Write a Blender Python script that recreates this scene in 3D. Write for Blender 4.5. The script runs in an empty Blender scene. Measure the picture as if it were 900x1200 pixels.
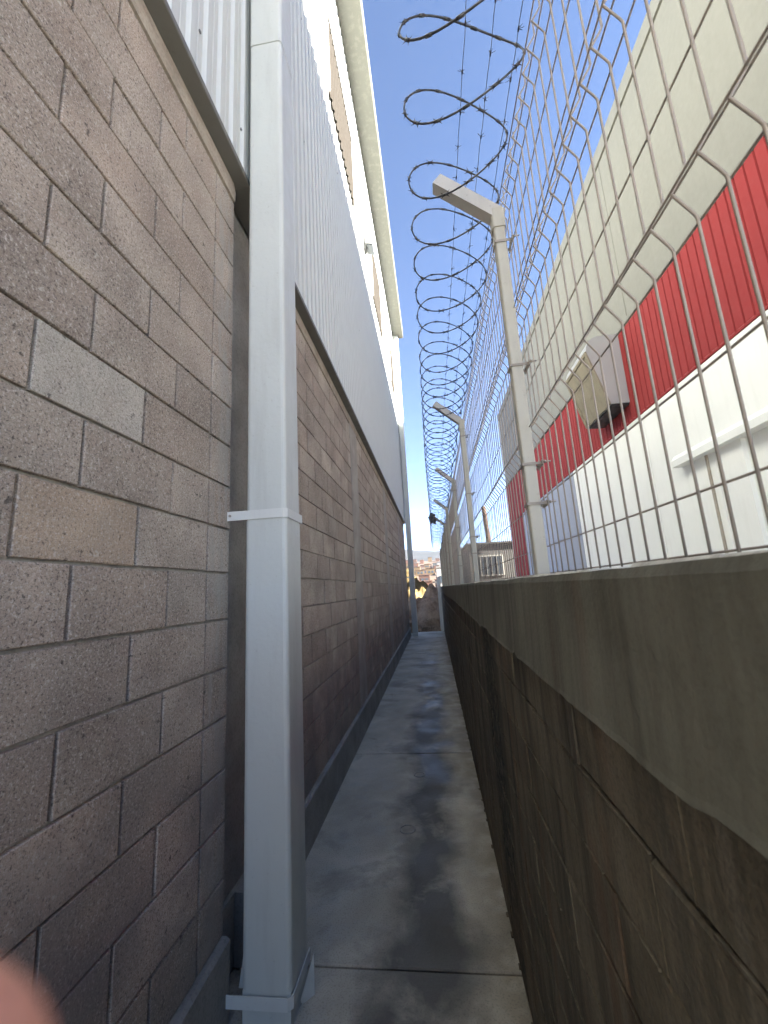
import bpy, math, random
from mathutils import Vector, Matrix, noise
random.seed(7)
C = bpy.context.scene
COL = C.collection
H = 1.57                       # eye height above the alley floor

# ------------------------------------------------------------------ camera
cam_d = bpy.data.cameras.new('camera')
cam = bpy.data.objects.new('camera', cam_d); COL.objects.link(cam)
Fv = Vector((59, 88, 477)).normalized()
Uv = Vector((-142, -2490, 477)); Uv = (Uv - Uv.dot(Fv)*Fv).normalized()
Rv = Fv.cross(Uv)
M = Matrix(((Rv[0], -Rv[1], -Rv[2]), (Fv[0], -Fv[1], -Fv[2]), (Uv[0], -Uv[1], -Uv[2])))
cam.matrix_world = Matrix.Translation((0, 0, H)) @ M.to_4x4()
cam_d.sensor_fit = 'VERTICAL'; cam_d.sensor_height = 24; cam_d.sensor_width = 18
cam_d.lens = 24*477/1200
cam_d.clip_start = 0.002; cam_d.clip_end = 6000
cam_d.dof.use_dof = True; cam_d.dof.focus_distance = 2.0
cam_d.dof.aperture_fstop = (cam_d.lens/1000)/0.0018
C.camera = cam

# ------------------------------------------------------------------ light
SUN = Vector((1.0, -0.20, 0.555)).normalized()
elev = math.asin(SUN.z); azim = math.atan2(SUN.x, SUN.y)
w = bpy.data.worlds.new('World'); C.world = w; w.use_nodes = True
nt = w.node_tree; bgn = nt.nodes['Background']
sky = nt.nodes.new('ShaderNodeTexSky'); sky.sky_type = 'NISHITA'; sky.sun_disc = False
sky.sun_elevation = elev; sky.sun_rotation = azim
sky.air_density = 0.36; sky.dust_density = 0.05; sky.ozone_density = 1.3
nt.links.new(sky.outputs[0], bgn.inputs[0]); bgn.inputs[1].default_value = 0.05
sd = bpy.data.lights.new('sun', 'SUN'); sd.energy = 4.8; sd.angle = math.radians(0.5); sd.color = (1, .95, .87)
so = bpy.data.objects.new('sun', sd); COL.objects.link(so)
so.rotation_euler = (-SUN).to_track_quat('-Z', 'Y').to_euler()
C.view_settings.view_transform = 'Standard'; C.view_settings.look = 'None'
C.view_settings.exposure = 3.85; C.view_settings.gamma = 1.0
C.cycles.max_bounces = 10; C.cycles.diffuse_bounces = 6

# ------------------------------------------------------------------ helpers
def link(o, parent=None):
    COL.objects.link(o)
    if parent is not None: o.parent = parent
    return o
def tag(o, label=None, cat=None, group=None, kind=None):
    if label: o['label'] = label
    if cat: o['category'] = cat
    if group: o['group'] = group
    if kind: o['kind'] = kind
    return o
def empty(name, loc=(0, 0, 0), parent=None):
    o = bpy.data.objects.new(name, None); o.location = loc; o.empty_display_size = .1
    return link(o, parent)
class MB:
    def __init__(s): s.v = []; s.f = []; s.sm = []
    def box(s, x0, x1, y0, y1, z0, z1):
        b = len(s.v)
        s.v += [(x0,y0,z0),(x1,y0,z0),(x1,y1,z0),(x0,y1,z0),(x0,y0,z1),(x1,y0,z1),(x1,y1,z1),(x0,y1,z1)]
        for q in ((0,3,2,1),(4,5,6,7),(0,1,5,4),(1,2,6,5),(2,3,7,6),(3,0,4,7)):
            s.f.append(tuple(b+i for i in q)); s.sm.append(False)
        return s
    def prism_y(s, prof, y0, y1):            # prof: list of (x,z), counter-clockwise seen from -y
        b = len(s.v); n = len(prof)
        s.v += [(x, y0, z) for x, z in prof] + [(x, y1, z) for x, z in prof]
        s.f.append(tuple(range(b, b+n))); s.f.append(tuple(range(b+2*n-1, b+n-1, -1)))
        for i in range(n):
            j = (i+1) % n; s.f.append((b+j, b+i, b+n+i, b+n+j))
        s.sm += [False]*(n+2)
        return s
    def tube(s, pts, r, n=6, cap=True):
        pts = [Vector(p) for p in pts]; b = len(s.v); m = len(pts); up = None
        for i, p in enumerate(pts):
            t = (pts[min(i+1, m-1)] - pts[max(i-1, 0)]).normalized()
            if up is None:
                up = Vector((0, 0, 1)) if abs(t.z) < .9 else Vector((1, 0, 0))
            a = (up - up.dot(t)*t).normalized(); c = t.cross(a); up = a
            for k in range(n):
                g = 2*math.pi*k/n + math.pi/n
                s.v.append(tuple(p + r*(math.cos(g)*a + math.sin(g)*c)))
        for i in range(m-1):
            for k in range(n):
                k2 = (k+1) % n
                s.f.append((b+i*n+k, b+i*n+k2, b+(i+1)*n+k2, b+(i+1)*n+k)); s.sm.append(n > 4)
        if cap:
            s.f.append(tuple(b+k for k in range(n-1, -1, -1))); s.sm.append(False)
            s.f.append(tuple(b+(m-1)*n+k for k in range(n))); s.sm.append(False)
        return s
    def tri(s, *p):
        b = len(s.v); s.v += [tuple(q) for q in p]; s.f.append(tuple(range(b, b+len(p)))); s.sm.append(False)
    def block(s, x, y0, y1, z0, z1, ch=.004, d=.03, j=0.0, sgn=1):
        """a masonry unit whose face looks to +X (sgn 1) or -X, with a chamfer and jittered corners"""
        b = len(s.v); r = lambda: random.uniform(-j, j)
        back = [(x-sgn*d, y0, z0), (x-sgn*d, y1, z0), (x-sgn*d, y1, z1), (x-sgn*d, y0, z1)]
        ym, zm = (y0+y1)/2, (z0+z1)/2
        mid = [(x-sgn*(ch+abs(r())), a+r()*.6, c+r()*.6) for _, a, c in back]
        fr = [(x+r()*.4, a+(ch if a < ym else -ch)+r(), c+(ch if c < zm else -ch)+r()) for _, a, c in back]
        s.v += back+mid+fr
        def q(*i): s.f.append(tuple(b+k for k in (i if sgn > 0 else i[::-1]))); s.sm.append(False)
        for k in range(4):
            l = (k+1) % 4
            q(k, l, 4+l, 4+k); q(4+k, 4+l, 8+l, 8+k)
        q(8, 9, 10, 11); q(3, 2, 1, 0)
        return s
    def mesh(s, name, m):
        me = bpy.data.meshes.new(name); me.from_pydata(s.v, [], s.f)
        if any(s.sm): me.polygons.foreach_set('use_smooth', s.sm)
        me.materials.append(m); me.update(); return me
    def build(s, name, m, parent=None, loc=None):
        o = bpy.data.objects.new(name, s.mesh(name, m))
        if loc: o.location = loc
        return link(o, parent)
def inst(name, me, loc, parent=None, rot=None, mat=None):
    o = bpy.data.objects.new(name, me); o.location = loc
    if rot: o.rotation_euler = rot
    link(o, parent)
    if mat:
        o.material_slots[0].link = 'OBJECT'; o.material_slots[0].material = mat
    return o

# ------------------------------------------------------------------ materials
class NT:
    def __init__(s, name):
        s.m = bpy.data.materials.new(name); s.m.use_nodes = True; s.t = s.m.node_tree
        s.b = s.t.nodes['Principled BSDF']; s.pos = None
    def n(s, typ, **kw):
        d = s.t.nodes.new('ShaderNode'+typ)
        for k, v in kw.items(): setattr(d, k, v)
        return d
    def l(s, a, b): s.t.links.new(a, b)
    def P(s, scale=(1, 1, 1), off=(0, 0, 0)):
        if s.pos is None: s.pos = s.n('NewGeometry').outputs['Position']
        mp = s.n('Mapping'); mp.inputs['Scale'].default_value = scale; mp.inputs['Location'].default_value = off
        s.l(s.pos, mp.inputs[0]); return mp.outputs[0]
    def noise(s, sc, det=4, rough=.55, scale=(1, 1, 1), off=(0, 0, 0), dist=0):
        t = s.n('TexNoise'); t.inputs['Scale'].default_value = sc; t.inputs['Detail'].default_value = det
        t.inputs['Roughness'].default_value = rough; t.inputs['Distortion'].default_value = dist
        s.l(s.P(scale, off), t.inputs['Vector']); return t.outputs[0]
    def ramp(s, v, stops):
        r = s.n('ValToRGB'); e = r.color_ramp.elements
        while len(e) < len(stops): e.new(.5)
        for k, (p, c) in enumerate(stops):
            e[k].position = p; e[k].color = (c, c, c, 1) if isinstance(c, (int, float)) else (*c, 1)
        s.l(v, r.inputs[0]); return r.outputs[0]
    def rng(s, v, a, b, c=0, d=1):
        r = s.n('MapRange'); 
        for k, x in zip((1, 2, 3, 4), (a, b, c, d)): r.inputs[k].default_value = x
        s.l(v, r.inputs[0]); return r.outputs[0]
    def math(s, op, a, b=None):
        r = s.n('Math', operation=op)
        for k, x in enumerate((a, b)):
            if x is None: continue
            if isinstance(x, (int, float)): r.inputs[k].default_value = x
            else: s.l(x, r.inputs[k])
        return r.outputs[0]
    def mix(s, f, a, b, mode='MIX'):
        r = s.n('Mix', data_type='RGBA', blend_type=mode)
        for i, x in ((0, f), (6, a), (7, b)):
            if isinstance(x, (int, float)): r.inputs[i].default_value = x if i == 0 else (x, x, x, 1)
            elif isinstance(x, tuple): r.inputs[i].default_value = (*x, 1)
            else: s.l(x, r.inputs[i])
        return r.outputs[2]
    def rand(s):
        a = s.n('ObjectInfo').outputs['Random']; b = s.n('NewGeometry').outputs['Random Per Island']
        return s.math('FRACT', s.math('ADD', a, b))
    def xyz(s):
        r = s.n('SeparateXYZ'); s.l(s.P(), r.inputs[0]); return r.outputs
    def bump(s, h, dist, strength=1.0, prev=None):
        b = s.n('Bump'); b.inputs['Distance'].default_value = dist; b.inputs['Strength'].default_value = strength
        s.l(h, b.inputs['Height'])
        if prev is not None: s.l(prev, b.inputs['Normal'])
        return b.outputs[0]
    def out(s, col=None, rough=None, normal=None, metal=0, spec=None):
        for k, v in (('Base Color', col), ('Roughness', rough), ('Normal', normal), ('Metallic', metal), ('Specular IOR Level', spec)):
            if v is None: continue
            if isinstance(v, tuple): s.b.inputs[k].default_value = (*v, 1)
            elif isinstance(v, (int, float)): s.b.inputs[k].default_value = v
            else: s.l(v, s.b.inputs[k])
        return s.m

def mat_block(name, base, alt, warm, pits=1.0, pale=0.0):
    t = NT(name)
    r = t.rand()
    c = t.mix(t.rng(r, 0, 1), base, alt)
    w2 = t.math('FRACT', t.math('MULTIPLY', r, 7.31))
    c = t.mix(t.rng(w2, .62, 1, 0, .55), c, warm)
    c = t.mix(t.rng(t.noise(3.2, 4), .38, .66, 0, .7), c, tuple(x*.62 for x in base))
    c = t.mix(t.rng(t.noise(6, 4, .6, off=(7, 7, 7)), .5, .66, 0, .5), c, (.43, .345, .275))
    c = t.mix(t.rng(t.noise(9, 5, off=(3, 1, 7)), .52, .75, 0, .4+pale), c, (.40, .36, .30))
    sp = t.noise(140, 5, .8)
    c = t.mix(t.rng(sp, .38, .47, .9*pits, 0), c, (.06, .05, .043))
    sp2 = t.noise(115, 5, .8, off=(5, 5, 5))
    c = t.mix(t.rng(sp2, .53, .62, 0, .8), c, (.70, .64, .56))
    grain = t.noise(330, 3, .7, off=(1, 2, 3))
    c = t.mix(t.rng(grain, .38, .62, .42, 0), c, (.12, .10, .09))
    big = t.noise(34, 3, .6, off=(4, 4, 4))
    c = t.mix(t.rng(big, .28, .34, .7, 0), c, (.05, .045, .04))
    lm = t.rng(t.noise(26, 4, .7, off=(8, 0, 2)), .64, .70, 0, .65)
    c = t.mix(lm, c, (.58, .54, .46))
    # smeared cement streaks beside the column end of the bay
    x, y, z = t.xyz()
    near = t.math('MULTIPLY', t.rng(y, 1.57, 1.63), t.rng(y, 1.80, 1.78))
    st = t.rng(t.noise(16, 4, scale=(1, 1.6, .25)), .42, .6)
    c = t.mix(t.math('MULTIPLY', near, t.math('MULTIPLY', st, .6)), c, (.36, .35, .31))
    # greyer, darker patches towards the foot of the wall
    foot = t.math('MULTIPLY', t.rng(z, 1.45, .7), t.rng(t.noise(4.5, 4, off=(9, 2, 0)), .38, .58))
    c = t.mix(t.math('MULTIPLY', foot, .6), c, (.19, .185, .175))
    h = t.math('ADD', t.math('MULTIPLY', sp, .8), t.math('MULTIPLY', t.noise(45, 4), .6))
    nb = t.bump(h, .0045, .8); nb = t.bump(t.noise(11, 3), .012, .5, nb)
    return t.out(c, .93, nb, spec=.2)
MAT_BLOCK = mat_block('concrete_block', (.40, .33, .265), (.64, .555, .45), (.58, .45, .345))
MAT_BLOCK_PALE = mat_block('pale_concrete_block', (.60, .55, .46), (.62, .58, .49), (.62, .56, .44), .7, .3)
MAT_BLOCK_OCHRE = mat_block('ochre_concrete_block', (.56, .44, .32), (.60, .47, .34), (.60, .44, .30), .8)

def mat_cement(name, base, dark, rough=.9, sc=5, fleck=1, bump=.004):
    t = NT(name)
    c = t.mix(t.rng(t.noise(sc, 6, .6), .35, .68), base, dark)
    c = t.mix(t.rng(t.noise(90, 3), .35, .5, .3*fleck, 0), c, tuple(x*.5 for x in dark))
    h = t.math('ADD', t.noise(120, 3), t.math('MULTIPLY', t.noise(14, 4), 1.5))
    return t.out(c, rough, t.bump(h, bump, .7), spec=.25)
MAT_MORTAR = mat_cement('mortar', (.40, .365, .305), (.24, .215, .175), sc=12)
MAT_COLUMN = mat_cement('smooth_cement_column', (.40, .375, .33), (.29, .265, .235), sc=4)
MAT_PLINTH = mat_cement('plinth_cement', (.33, .32, .295), (.21, .2, .185), sc=3)
MAT_STRIP = mat_cement('mortar_strip', (.42, .37, .30), (.28, .24, .19), sc=7)
MAT_FILL = mat_cement('pale_fill_concrete', (.60, .585, .55), (.5, .485, .45), sc=2)  # for the added, unseen paving that bounces light into the alley
MAT_CREAM = mat_cement('cream_mortar', (.62, .60, .53), (.40, .38, .33), sc=20)

def mat_floor():
    t = NT('alley_concrete')
    x, y, z = t.xyz()
    c = t.mix(t.rng(t.noise(1.7, 6, .6, dist=.4), .34, .66), (.52, .475, .39), (.33, .30, .24))
    c = t.mix(t.rng(t.noise(7, 5, .65, off=(2, 4, 0)), .5, .72, 0, .5), c, (.36, .365, .35))
    wob = t.math('MULTIPLY', t.math('SUBTRACT', t.noise(1.8, 6, .62, off=(0, 7, 0)), .5), .62)
    d = t.math('ABSOLUTE', t.math('ADD', t.math('ADD', x, .17), wob))
    band = t.math('MULTIPLY', t.rng(d, .26, .08), t.rng(t.noise(2.2, 5, .6, off=(5, 0, 0), dist=.3), .24, .42))
    band = t.math('MULTIPLY', band, t.rng(y, 11, 5))
    c = t.mix(t.math('MULTIPLY', band, .9), c, (.05, .048, .043))
    c2 = t.rng(t.noise(1.9, 5, .6, off=(11, 3, 0), dist=.5), .53, .6)
    c = t.mix(t.math('MULTIPLY', c2, .35), c, (.09, .086, .076))
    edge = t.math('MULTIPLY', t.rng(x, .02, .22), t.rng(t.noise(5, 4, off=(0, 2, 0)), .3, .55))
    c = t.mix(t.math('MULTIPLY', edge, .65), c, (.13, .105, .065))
    c = t.mix(t.rng(t.noise(130, 3), .36, .48, .28, 0), c, (.05, .05, .05))
    h = t.math('ADD', t.noise(70, 4), t.math('MULTIPLY', t.noise(9, 3), 2))
    rg = t.rng(t.noise(3, 4, off=(1, 1, 1)), .35, .65, .5, .8)
    rg = t.math('SUBTRACT', rg, t.math('MULTIPLY', band, .18))
    return t.out(c, rg, t.bump(h, .003, .6), spec=.28)
MAT_FLOOR = mat_floor()

def mat_retain(name, base, dark, streak=1.0, beam=False):
    t = NT(name)
    x, y, z = t.xyz()
    c = t.mix(t.rng(t.noise(5, 5), .35, .65), base, dark)
    c = t.mix(t.math('MULTIPLY', t.rand(), .3), c, tuple(v*.6 for v in base))
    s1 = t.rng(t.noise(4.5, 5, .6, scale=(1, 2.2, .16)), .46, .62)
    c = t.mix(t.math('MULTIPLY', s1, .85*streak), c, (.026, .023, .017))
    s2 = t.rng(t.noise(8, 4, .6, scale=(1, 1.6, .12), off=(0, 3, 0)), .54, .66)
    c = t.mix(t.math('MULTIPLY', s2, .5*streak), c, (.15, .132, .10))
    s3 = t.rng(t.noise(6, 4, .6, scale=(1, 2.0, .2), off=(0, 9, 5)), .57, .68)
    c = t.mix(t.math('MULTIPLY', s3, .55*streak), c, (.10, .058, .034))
    if not beam:
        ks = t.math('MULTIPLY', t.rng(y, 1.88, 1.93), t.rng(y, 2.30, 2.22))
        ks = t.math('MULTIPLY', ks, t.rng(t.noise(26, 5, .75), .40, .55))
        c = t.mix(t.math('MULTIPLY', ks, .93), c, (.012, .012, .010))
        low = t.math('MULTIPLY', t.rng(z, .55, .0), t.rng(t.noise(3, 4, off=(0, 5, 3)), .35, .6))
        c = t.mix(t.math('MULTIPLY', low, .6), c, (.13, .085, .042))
    else:
        c = t.mix(t.rng(t.noise(2.4, 5, off=(3, 3, 3)), .45, .68, 0, .5), c, (.135, .132, .105))
    c = t.mix(t.rng(t.noise(150, 3), .38, .5, .12 if beam else .3, 0), c, (.03, .03, .025))
    h = t.math('ADD', t.math('MULTIPLY', t.noise(90, 4), .6), t.math('MULTIPLY', t.noise(10, 4), 1.6))
    return t.out(c, .88, t.bump(h, .006 if not beam else .003, .8), spec=.25)
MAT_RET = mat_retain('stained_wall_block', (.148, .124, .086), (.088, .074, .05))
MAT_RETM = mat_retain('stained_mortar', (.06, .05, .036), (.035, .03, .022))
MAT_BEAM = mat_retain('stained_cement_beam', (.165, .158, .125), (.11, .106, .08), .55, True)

def mat_paint(name, base, rough=.45, dirt=.25, dirtc=(.3, .28, .24), metal=0, streak=(1, 1, .12), bump=.0006, spec=.4):
    t = NT(name)
    c = t.mix(t.rng(t.noise(2.3, 4), .3, .7, 0, .3), base, tuple(x*.86 for x in base))
    c = t.mix(t.rng(t.noise(9, 5, .65, scale=streak), .5, .78, 0, dirt), c, dirtc)
    c = t.mix(t.rng(t.noise(60, 3, .7), .62, .75, 0, dirt*1.2), c, dirtc)
    rg = t.rng(t.noise(12, 4), .3, .7, rough-.08, rough+.12)
    return t.out(c, rg, t.bump(t.noise(35, 3), bump, .6), metal, spec)
MAT_PIPE = mat_paint('downspout_paint', (.55, .57, .53), .38, .34, (.30, .29, .26), bump=.002)
MAT_STRAP = mat_paint('strap_paint', (.64, .65, .61), .42, .2, (.33, .32, .3))
MAT_CLAD = mat_paint('white_cladding_metal', (.55, .57, .54), .42, .16, (.48, .47, .43))
MAT_FLASH = mat_paint('flashing_painted_shade', (.13, .125, .11), .5, .3, (.07, .065, .05))  # dark base colour holds the shade of the flashing's underside
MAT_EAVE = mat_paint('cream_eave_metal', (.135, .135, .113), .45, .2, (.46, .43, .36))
MAT_VENT = mat_paint('vent_sheet', (.036, .031, .025), .8, .4, (.03, .024, .018), spec=.1)
MAT_FENCE = mat_paint('fence_beige_powder_coat', (.33, .285, .235), .5, .35, (.16, .13, .10))
MAT_FPOST = mat_paint('fence_post_coat', (.44, .42, .35), .48, .4, (.2, .17, .13), streak=(1, 1, .2))
MAT_ARM = mat_paint('fence_arm_coat', (.45, .43, .39), .5, .35, (.2, .18, .15))
MAT_CLAMP = mat_paint('clamp_steel', (.30, .27, .23), .5, .5, (.1, .08, .06))
MAT_WHITE = mat_paint('white_wall_paint', (.80, .80, .75), .75, .14, (.52, .49, .42), bump=.002)
MAT_CREAMW = mat_paint('cream_wall_paint', (.205, .20, .17), .75, .2, (.15, .145, .12), bump=.002)
MAT_BLUEG = mat_paint('blue_grey_panel_paint', (.30, .315, .35), .6, .1, (.36, .37, .4))
MAT_RED = mat_paint('red_cladding_paint', (.27, .038, .038), .8, .22, (.19, .03, .028), spec=.15)
MAT_REDD = mat_paint('red_groove_paint', (.28, .030, .026), .6, .2, (.15, .03, .03))
MAT_HOODG = mat_paint('hood_grey_sheet', (.33, .33, .32), .5, .15, (.35, .35, .35))
MAT_HOODT = mat_paint('hood_tan_pad', (.23, .20, .14), .8, .5, (.10, .085, .055), bump=.01)
MAT_BLACK = mat_paint('plain_black', (.02, .02, .022), .5, .2, (.05, .05, .05))
MAT_LAMP = mat_paint('lamp_grey', (.19, .19, .19), .5, .3, (.1, .1, .1))
MAT_GLASS = mat_paint('dark_glass', (.045, .055, .065), .12, .1, (.1, .1, .1))
def mat_wire(name, base):
    t = NT(name); c = t.mix(t.rng(t.noise(40, 3), .4, .65), base, tuple(x*.45 for x in base))
    return t.out(c, .45, None, .6)
MAT_RAZOR = mat_wire('galvanised_razor_wire', (.085, .085, .085))
MAT_BARB = mat_wire('barbed_wire', (.10, .10, .105))
def mat_earth(name, a, b, sc=2.0):
    t = NT(name)
    c = t.mix(t.rng(t.noise(sc, 6, .65), .35, .65), a, b)
    c = t.mix(t.rng(t.noise(sc*9, 4, .7, off=(2, 2, 2)), .5, .7, 0, .5), c, tuple(min(1, x*1.7) for x in a))
    h = t.math('ADD', t.noise(sc*6, 5), t.noise(sc*20, 3))
    return t.out(c, .95, t.bump(h, .06, .8), spec=.15)
MAT_GROUND = mat_earth('dry_ground', (.27, .21, .15), (.19, .15, .11), .6)
MAT_DIRT = mat_earth('excavated_dirt', (.46, .33, .22), (.22, .145, .095), 3)
MAT_SAND = mat_earth('yellow_sand', (.19, .14, .06), (.14, .10, .045), 3)
MAT_HILL = mat_earth('dry_hill', (.10, .072, .052), (.07, .055, .04), .03)
MAT_MOUNT = mat_earth('mountain_scrub', (.018, .019, .019), (.012, .014, .015), .012)
MAT_WOOD = mat_earth('weathered_wood', (.10, .065, .045), (.05, .035, .028), 6)
def mat_plain(name, c, rough=.85):
    t = NT(name); cc = t.mix(t.rng(t.noise(.9, 4), .3, .7, 0, .4), c, tuple(x*.7 for x in c)); return t.out(cc, rough, None, spec=.1)
HM = [mat_plain('house_'+n, c) for n, c in (('terracotta', (0.129, 0.062, 0.039)), ('pink', (0.162, 0.101, 0.078)), ('white', (0.202, 0.196, 0.182)),
      ('ochre', (0.151, 0.101, 0.050)), ('grey', (0.106, 0.104, 0.098)), ('brick', (0.101, 0.053, 0.036)))]
MAT_PALE = mat_plain('pale_plaster', (.34, .33, .29))

# ------------------------------------------------------------------ the ground and the alley floor
MB().box(-2500, 2500, -900, 4000, -.60, -.05).build('ground', MAT_GROUND).__setitem__('kind', 'structure')
MB().box(-16, 18, -30, -2.62, -.0495, -.004).build('fill_apron', MAT_FILL).__setitem__('kind', 'structure')  # unseen pale paving behind the camera, added as fill light
fl = MB().box(-1.30, .232, -2.6, 15.40, -.048, -.012).build('alley_floor', MAT_MORTAR); fl['kind'] = 'structure'
ys = [-2.6, -.25, 2.03, 4.31, 6.59, 8.87, 11.15, 13.3, 15.40]
for a, b in zip(ys, ys[1:]):
    s = MB()
    b2 = b - .006; g = .004
    # slab with a soft arris
    X0, X1 = -.893, .2315
    v = len(s.v)
    s.v += [(X0, a+g, -.04), (X1, a+g, -.04), (X1, b2, -.04), (X0, b2, -.04),
            (X0, a+g, -.005), (X1, a+g, -.005), (X1, b2, -.005), (X0, b2, -.005),
            (X0, a+g+.006, 0), (X1, a+g+.006, 0), (X1, b2-.006, 0), (X0, b2-.006, 0)]
    for q in ((0,3,2,1),(8,9,10,11)): s.f.append(tuple(q))
    for k in range(4):
        l = (k+1) % 4
        s.f.append((k, l, 4+l, 4+k)); s.f.append((4+k, 4+l, 8+l, 8+k))
    s.sm = [False]*len(s.f)
    s.build('slab', MAT_FLOOR, fl)
# rings pressed into the concrete
for (rx, ry, rr) in ((-.25, 3.85, .045), (-.30, 3.04, .05)):
    m = MB(); m.tube([(rx+rr*math.cos(t*math.pi/12), ry+rr*math.sin(t*math.pi/12), .0008) for t in range(25)], .0035, 5, False)
    m.build('pressed_ring', MAT_PLINTH, fl)
# ------------------------------------------------------------------ left warehouse
XW = -.92; YE = 14.25; ZB = H + 2.113; ZP = H - 1.287; ZF = H + 2.25
wh = empty('warehouse', (-6, 6, 0))
wh.location = (0, 0, 0)
tag(wh, 'tall warehouse on the left with concrete block base and white ribbed metal cladding above', 'warehouse')
MB().box(-1.12, XW-.013, -2.5, 1.771, 0, ZF-.002).build('wall', MAT_MORTAR, wh)
MB().box(-1.12, XW-.013, 2.225, YE-.005, 0, ZF-.002).build('wall', MAT_MORTAR, wh)
MB().box(-1.12, XW-.115, 1.771, 2.225, 0, ZF-.002).build('wall', MAT_MORTAR, wh)
MB().box(-16, -1.13, -2.5, YE-.03, 0, 9.6+H-.4).build('inner_wall', MAT_COLUMN, wh)
cols = [(-1.75, -1.3), (1.772, 2.22), (4.82, 5.30), (8.25, 8.75), (11.7, 12.2)]
for k, (a, b) in enumerate(cols):
    d = -.085 if k == 1 else .0015
    MB().block(XW+d, a, b, ZP+.002, ZF-.004, .006, .05).build('column', MAT_PLINTH if k == 1 else MAT_COLUMN, wh)  # recess column gets darker cement: its shade is painted into the colour
# plinth with a chamfered top
MB().prism_y([(-1.1, 0), (-.893, 0), (-.893, ZP-.012), (-.905, ZP), (-1.1, ZP)], -2.5, 1.77).build('plinth', MAT_PLINTH, wh)
MB().prism_y([(-1.1, 0), (-.893, 0), (-.893, ZP-.012), (-.905, ZP), (-1.1, ZP)], 2.0, YE).build('plinth', MAT_PLINTH, wh)
MB().box(-1.1, -.99, 1.77, 2.0, 0, ZP).build('plinth', MAT_PLINTH, wh)
# mortar strip on top of the blocks
for a, b in ((-2.5, 1.77), (2.225, YE)):
    MB().prism_y([(-1, ZB+.012), (XW+.004, ZB+.012), (XW+.006, ZB+.07), (XW-.004, ZB+.135), (-1, ZB+.135)], a, b).build('mortar_strip', MAT_STRIP, wh)
# blocks
J = .010
variants = {}
def block_mesh(L, h=.2):
    key = round(L, 2)
    vs = variants.setdefault(key, [])
    if len(vs) < 6:
        m = MB(); m.block(0, J/2, L-J/2, J/2, h-J/2, .0022, .03, .0018); me = m.mesh('block', MAT_BLOCK); vs.append(me); return me
    return random.choice(vs)
bays = [(-1.3, 1.772, True), (2.22, 4.82, False), (5.30, 8.25, False), (8.75, 11.7, False), (12.2, YE-.002, False)]
rest = MB()
for (y0, y1, near) in bays:
    for c in range(17):
        z0 = ZP + c*.2
        rowA = (c % 2 == 0)
        cuts = [y0]
        if near:
            first = (.951 if rowA else .79); yy = first - .388*6
            while yy < 1.50:
                if yy > y0+.03: cuts.append(yy)
                yy += .388
            cuts += [1.588, y1]
        else:
            yy = y0 + (.398 if rowA else .199)
            while yy < y1 - .06: cuts.append(yy); yy += .398
            cuts.append(y1)
        for a, b in zip(cuts, cuts[1:]):
            dx = random.gauss(0, .0011)
            if a > 5.25 or b < 0:
                rest.block(XW+dx, a+J/2, b-J/2, z0+J/2, z0+.2-J/2, .0022, .03, .0018)
                continue
            L = b-a; mat = None; lab = None
            if near and c == 7 and abs(a-.79) < .01:      # ochre block, second course over eye level
                mat, lab = MAT_BLOCK_OCHRE, 'ochre coarse concrete block'
            if near and c == 8 and abs(a-.951) < .5 and a > .5 and a < .6+.1: pass
            o = inst('block', block_mesh(L), (XW+dx, a, z0), wh, (random.gauss(0, .0012), 0, random.gauss(0, .0015)))
            if near and c == 7 and abs(a-.79) < .01:
                o.material_slots[0].link = 'OBJECT'; o.material_slots[0].material = MAT_BLOCK_OCHRE; o['label'] = 'ochre coarse concrete block'
            if near and c == 9 and abs(a-.79) < .01:
                o.material_slots[0].link = 'OBJECT'; o.material_slots[0].material = MAT_BLOCK_PALE; o['label'] = 'pale whitish pitted concrete block'
ro = rest.build('block', MAT_BLOCK, wh); ro['kind'] = 'stuff'
# flashing
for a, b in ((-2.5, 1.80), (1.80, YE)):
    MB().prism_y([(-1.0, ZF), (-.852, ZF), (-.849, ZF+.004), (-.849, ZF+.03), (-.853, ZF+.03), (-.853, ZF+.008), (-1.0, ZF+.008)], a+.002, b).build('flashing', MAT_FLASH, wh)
# ribbed cladding sheets, 1 m wide, shared mesh
def ribs(width, z0, z1, x=0, pitch=.125, dep=.017):
    m = MB(); prof = []
    n = round(width/pitch)
    for k in range(n):
        y = k*pitch
        prof += [(0, y), (0, y+.035), (.0025, y+.038), (.0025, y+.044), (0, y+.047), (0, y+pitch-.050), (dep, y+pitch-.038), (dep, y+pitch-.014), (0, y+pitch-.002)]
    prof.append((0, width))
    for (px, py) in prof: m.v += [(x+px, py, z0), (x+px, py, z1)]
    for k in range(len(prof)-1):
        m.f.append((2*k, 2*k+2, 2*k+3, 2*k+1)); m.sm.append(False)
    return m
ZT = H + 9.55
sheet = ribs(1.0, ZF+.032, ZT).mesh('cladding_sheet', MAT_CLAD)
last = ribs(.625, ZF+.032, ZT).mesh('cladding_sheet', MAT_CLAD)
k = 0; y = -2.35
while y < YE-.7:
    inst('cladding_sheet', sheet, (-.872+(.0008 if k % 2 else 0), y, 0), wh); y += 1.0; k += 1
inst('cladding_sheet', last, (-.872, y, 0), wh)
MB().box(-1.0, -.846, YE-.012, YE+.03, ZF+.032, ZT).build('corner_trim', MAT_CLAD, wh)
# screws
sc = MB()
for yy in [x*.4-.7 for x in range(38)]:
    for zz in (.25, 1.75, 3.25, 4.75, 6.3):
        if random.random() < .45:
            b = Vector((-.869, yy+random.uniform(-.04, .04), ZF+.05+zz)); sc.box(b.x, b.x+.007, b.y-.006, b.y+.006, b.z-.006, b.z+.006)
o = sc.build('screw', MAT_LAMP, wh); o['kind'] = 'stuff'
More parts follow.
